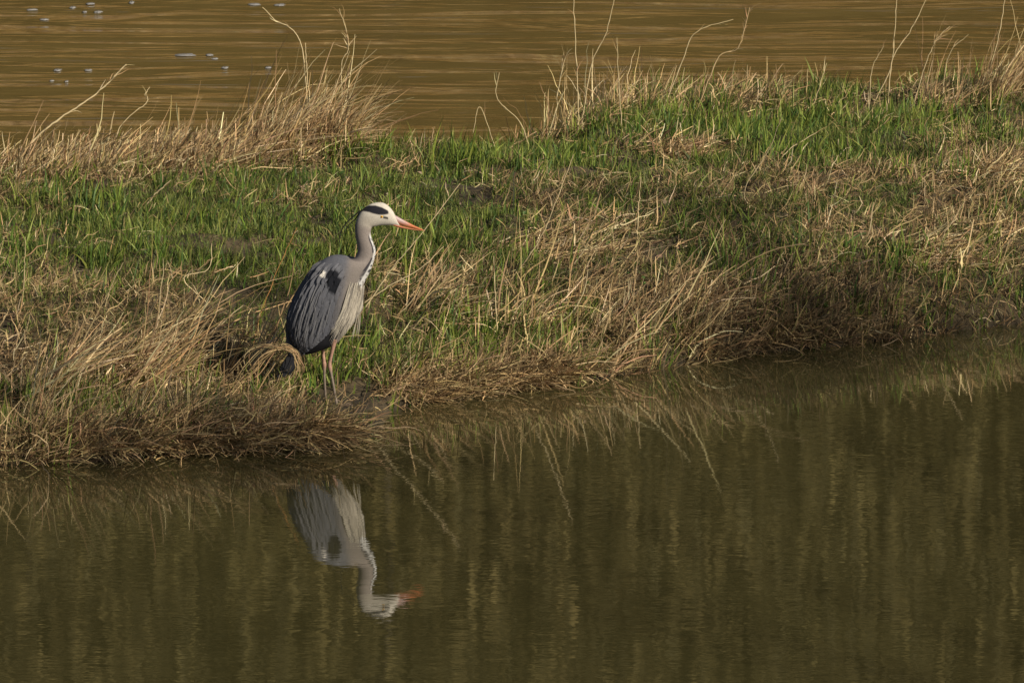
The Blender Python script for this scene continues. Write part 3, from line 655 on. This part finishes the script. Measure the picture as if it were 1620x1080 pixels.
loft('upper_mandible', [(613, 341, 350, .010), (620, 341, 352.5, .0115), (626, 341.5, 354, .0105), (634, 345.8, 356.4, .009), (645, 351.8, 359.6, .007), (657, 358, 362.4, .0045), (667, 362.5, 365, .002), (672, 365.3, 365.9, .0006)], M_bill, billc, heron)
loft('lower_mandible', [(614, 351, 354, .008), (622, 353, 357.5, .0095), (632, 356.5, 361, .0085), (643, 360, 363, .0065), (655, 362.6, 364.6, .004), (664, 364.6, 365.6, .002), (668, 365.5, 366, .0005)], M_bill, lambda a, b: np.array((.42, .16, .085)), heron)
def ball(name, c, r, m, parent, sc=(1, 1, 1)):
    V = [];  n = 16; mI = 10
    for i in range(mI+1):
        for k in range(n): a = pi*i/mI; b = 2*pi*k/n; V.append((c[0]+sc[0]*r*sin(a)*cos(b), c[1]+sc[1]*r*sin(a)*sin(b), c[2]+sc[2]*r*cos(a)))
    F = [(i*n+k, (i+1)*n+k, (i+1)*n+(k+1) % n, i*n+(k+1) % n) for i in range(mI) for k in range(n)]
    return mesh(name, V, F, m, None, parent)
for side in (-1, 1):
    sy = float(surf(605, 342.3)[0])
    e = ball('eye', loc(605, 342.3, side*(sy-.0005)), .0058, M_eye, heron, (1, .7, .9))
    ball('pupil', loc(605.3, 342.3, side*(sy+.0026)), .0026, M_pupil, e, (1, .7, 1))
# tail
acc = Acc(); rs = np.random.default_rng(8)
for k in range(12):
    f = k/11; s0 = np.array([470+8*f, 545]); e0 = np.array([437+22*f, 602-10*f]); P = catmull([s0, (s0+e0)/2+np.array([-2+4*f, 0]), e0], 9)
    for sg in (-1, 1):
        acc.add(*strip(P, 7, sg*np.full(9, .012+.006*abs(f-.5))+sg*np.linspace(.01, 0, 9), np.array((.03, .032, .04))*rs.uniform(.7, 1.3)))
acc.build('tail', M_feather, heron)
# thigh feathering and legs
def skin_col(py, up_, dn_): k = sst(578, 590, np.asarray(py, float))[..., None]; return np.array(up_)*(1-k)+np.array(dn_)*k
for (pts, y0, thigh) in [(((514, 536), (511, 552), (512, 568), (513, 580), (513, 600), (514, 618), (515, 638)), .028, (505, 520)), (((530, 534), (527, 550), (523.5, 566), (522, 576), (525.5, 595), (529, 615), (533, 641)), -.028, (535, 515))]:
    P2 = catmull(pts, 44); base_y = y0
    dy = np.interp(P2[:, 1], [536, 578, 640], [0, .004, -.012 if y0 < 0 else .012])
    P = np.array([loc(u, v, y0+d_) for (u, v), d_ in zip(P2, dy)])
    fz = float(H(hx_+P[-1, 0], hy_+P[-1, 1]))-gz+.006
    P[:, 2] = np.where(P[:, 2] < 0.12, fz+(P[:, 2]-P[-1, 2])*((.12-fz)/(.12-P[-1, 2])) , P[:, 2])
    py = P2[:, 1]; R = np.interp(py, [536, 550, 562, 572, 577, 583, 592, 625, 641], [.013, .0085, .0068, .0078, .0100, .0085, .0058, .0054, .0075])
    v_, f_ = tube(P, R, 12); cc = skin_col(np.repeat(py, 12), (.33, .20, .155), (.19, .155, .13))
    leg = mesh('leg', v_, f_, M_legs, cc, heron)
    foot = P[-1]
    for (ang, ln) in ((-.1, .075), (.45, .068), (-.65, .068), (pi-.2, .05)):
        t = np.linspace(0, 1, 12); tp = np.stack([foot[0]+cos(ang)*ln*t, foot[1]+sin(ang)*ln*t, foot[2]+.004*np.sin(t*pi*3)-.004*t], 1)
        v_, f_ = tube(tp, .0048*np.linspace(1, .45, 12)*(1+.15*np.sin(t*pi*6)), 8); mesh('toe', v_, f_, M_legs, np.tile((.20, .15, .11), (len(v_), 1)), leg)

# ------------------------------------------------------------------ wood beyond the river, seen in the water only
acc = Acc(); rs = np.random.default_rng(12)
for k in range(46):   # trunks
    x0 = rs.uniform(-34, 34); y0 = rs.uniform(61, 72); h = rs.uniform(12, 21); P = np.stack([x0+np.cumsum(rs.normal(0, .12, 9)), y0+np.cumsum(rs.normal(0, .12, 9)), np.linspace(-.5, h, 9)], 1)
    v_, f_ = tube(P, np.linspace(rs.uniform(.08, .2), .04, 9), 7); acc.add(v_, f_, np.array((.07, .06, .04))*rs.uniform(.5, 1.6))
n = 330000      # a dense thicket: twigs and leaves through the whole depth of the wood's front, with an uneven top
root = np.stack([rs.uniform(-37, 37, n), rs.uniform(61, 66, n), rs.uniform(0, 21, n)], 1)
top = 16+5*fbm(root[:, 0]*.35, root[:, 1]*.2, 91); gap = fbm(root[:, 0]*.6, root[:, 2]*.35, 92)
k = (root[:, 2] < top) & (rs.random(n) < .8+.2*sst(.25, .45, gap)); root = root[k]; n = len(root)
lowk = sst(7.0, 4.5, root[:, 2]+2*(fbm(root[:, 0]*.4, root[:, 2]*.4, 93)-.5))[:, None]
up_c = np.array((.125, .115, .045))*(1-fbm(root[:, 0]*.25, root[:, 2]*.15, 94)[:, None])+np.array((.155, .125, .058))*fbm(root[:, 0]*.25, root[:, 2]*.15, 94)[:, None]
tc = (up_c*(1-lowk)+np.array((.52, .37, .16))*lowk)*rs.uniform(.6, 1.5, (n, 1))
acc.add(*ribbons(root, rs.uniform(0, 6.28, n), rs.uniform(0, 1.5, n), rs.normal(0, .5, n), rs.uniform(.25, .6, n), rs.uniform(.07, .16, n), 2, tc))
x0 = rs.uniform(-36, 36, 30000); y0 = rs.uniform(57, 60, 30000); n = 30000
acc.add(*ribbons(np.stack([x0, y0, np.full(n, -.3)], 1), rs.uniform(0, 6.28, n), np.abs(rs.normal(.1, .12, n)), rs.normal(.2, .2, n), rs.uniform(1.2, 2.8, n), rs.uniform(.02, .05, n), 3, pal(DRY, n)))
tag(acc.build('distant_wood', M_wood), 'wooded far side of the river mirrored as dark olive streaks in the water', 'wood', kind='stuff')

# ------------------------------------------------------------------ unseen tree added right of the frame, its thin crown shaped to dapple the bank
tree = empty('shade_tree', (19, -24.5, 0)); tag(tree, 'unseen tree added outside the picture on the right so its twigs dapple the bank with shade', 'tree')
rs = np.random.default_rng(21); O = np.array([19, -24.5, 0.])
P = catmull([(19, -24.5, -1), (18.8, -24.2, 3), (18.2, -23.6, 7), (17.6, -23, 10), (17, -22.4, 12.5)], 20); v_, f_ = tube(P-O, np.linspace(.3, .08, 20), 10); mesh('trunk', v_, f_, M_wood, np.full((len(v_), 3), .12), tree)
acc = Acc()
SH = [(60, 690, .9, .5, 90), (260, 690, .8, .4, 90), (450, 695, .5, .35, 80), (400, 450, .35, .3, 45), (1290, 480, .6, .4, 130), (1180, 520, .4, .3, 60), (1030, 330, .5, .2, 40), (1480, 490, .5, .25, 35)]  # bank spots to shade; a twig cluster is set sunward of each
for (u, v, rx, rz, n) in SH:
    g_ = on_ground(u, v) if v < 735 else np.array([*unproj(u, v, 0), 0.]); T_ = rs.uniform(19, 22); c = g_+sd*T_
    b0 = P[np.argmin(np.abs(P[:, 2]-c[2]+1.5))]; bp = catmull([b0, (b0+c)/2+np.array([0, 0, .5]), c], 12); v_, f_ = tube(bp-O, np.linspace(.03, .008, 12), 5); acc.add(v_, f_, np.full(3, .12))
    root = c+rs.normal(0, 1, (n, 3))*np.array([rx, rx, rz])*.62
    acc.add(*ribbons(root-O, rs.uniform(0, 6.28, n), rs.uniform(0, 3, n), rs.normal(0, .5, n), rs.uniform(.15, .5, n), rs.uniform(.03, .09, n), 3, np.full((n, 3), .1)))
acc.build('crown', M_wood, tree)
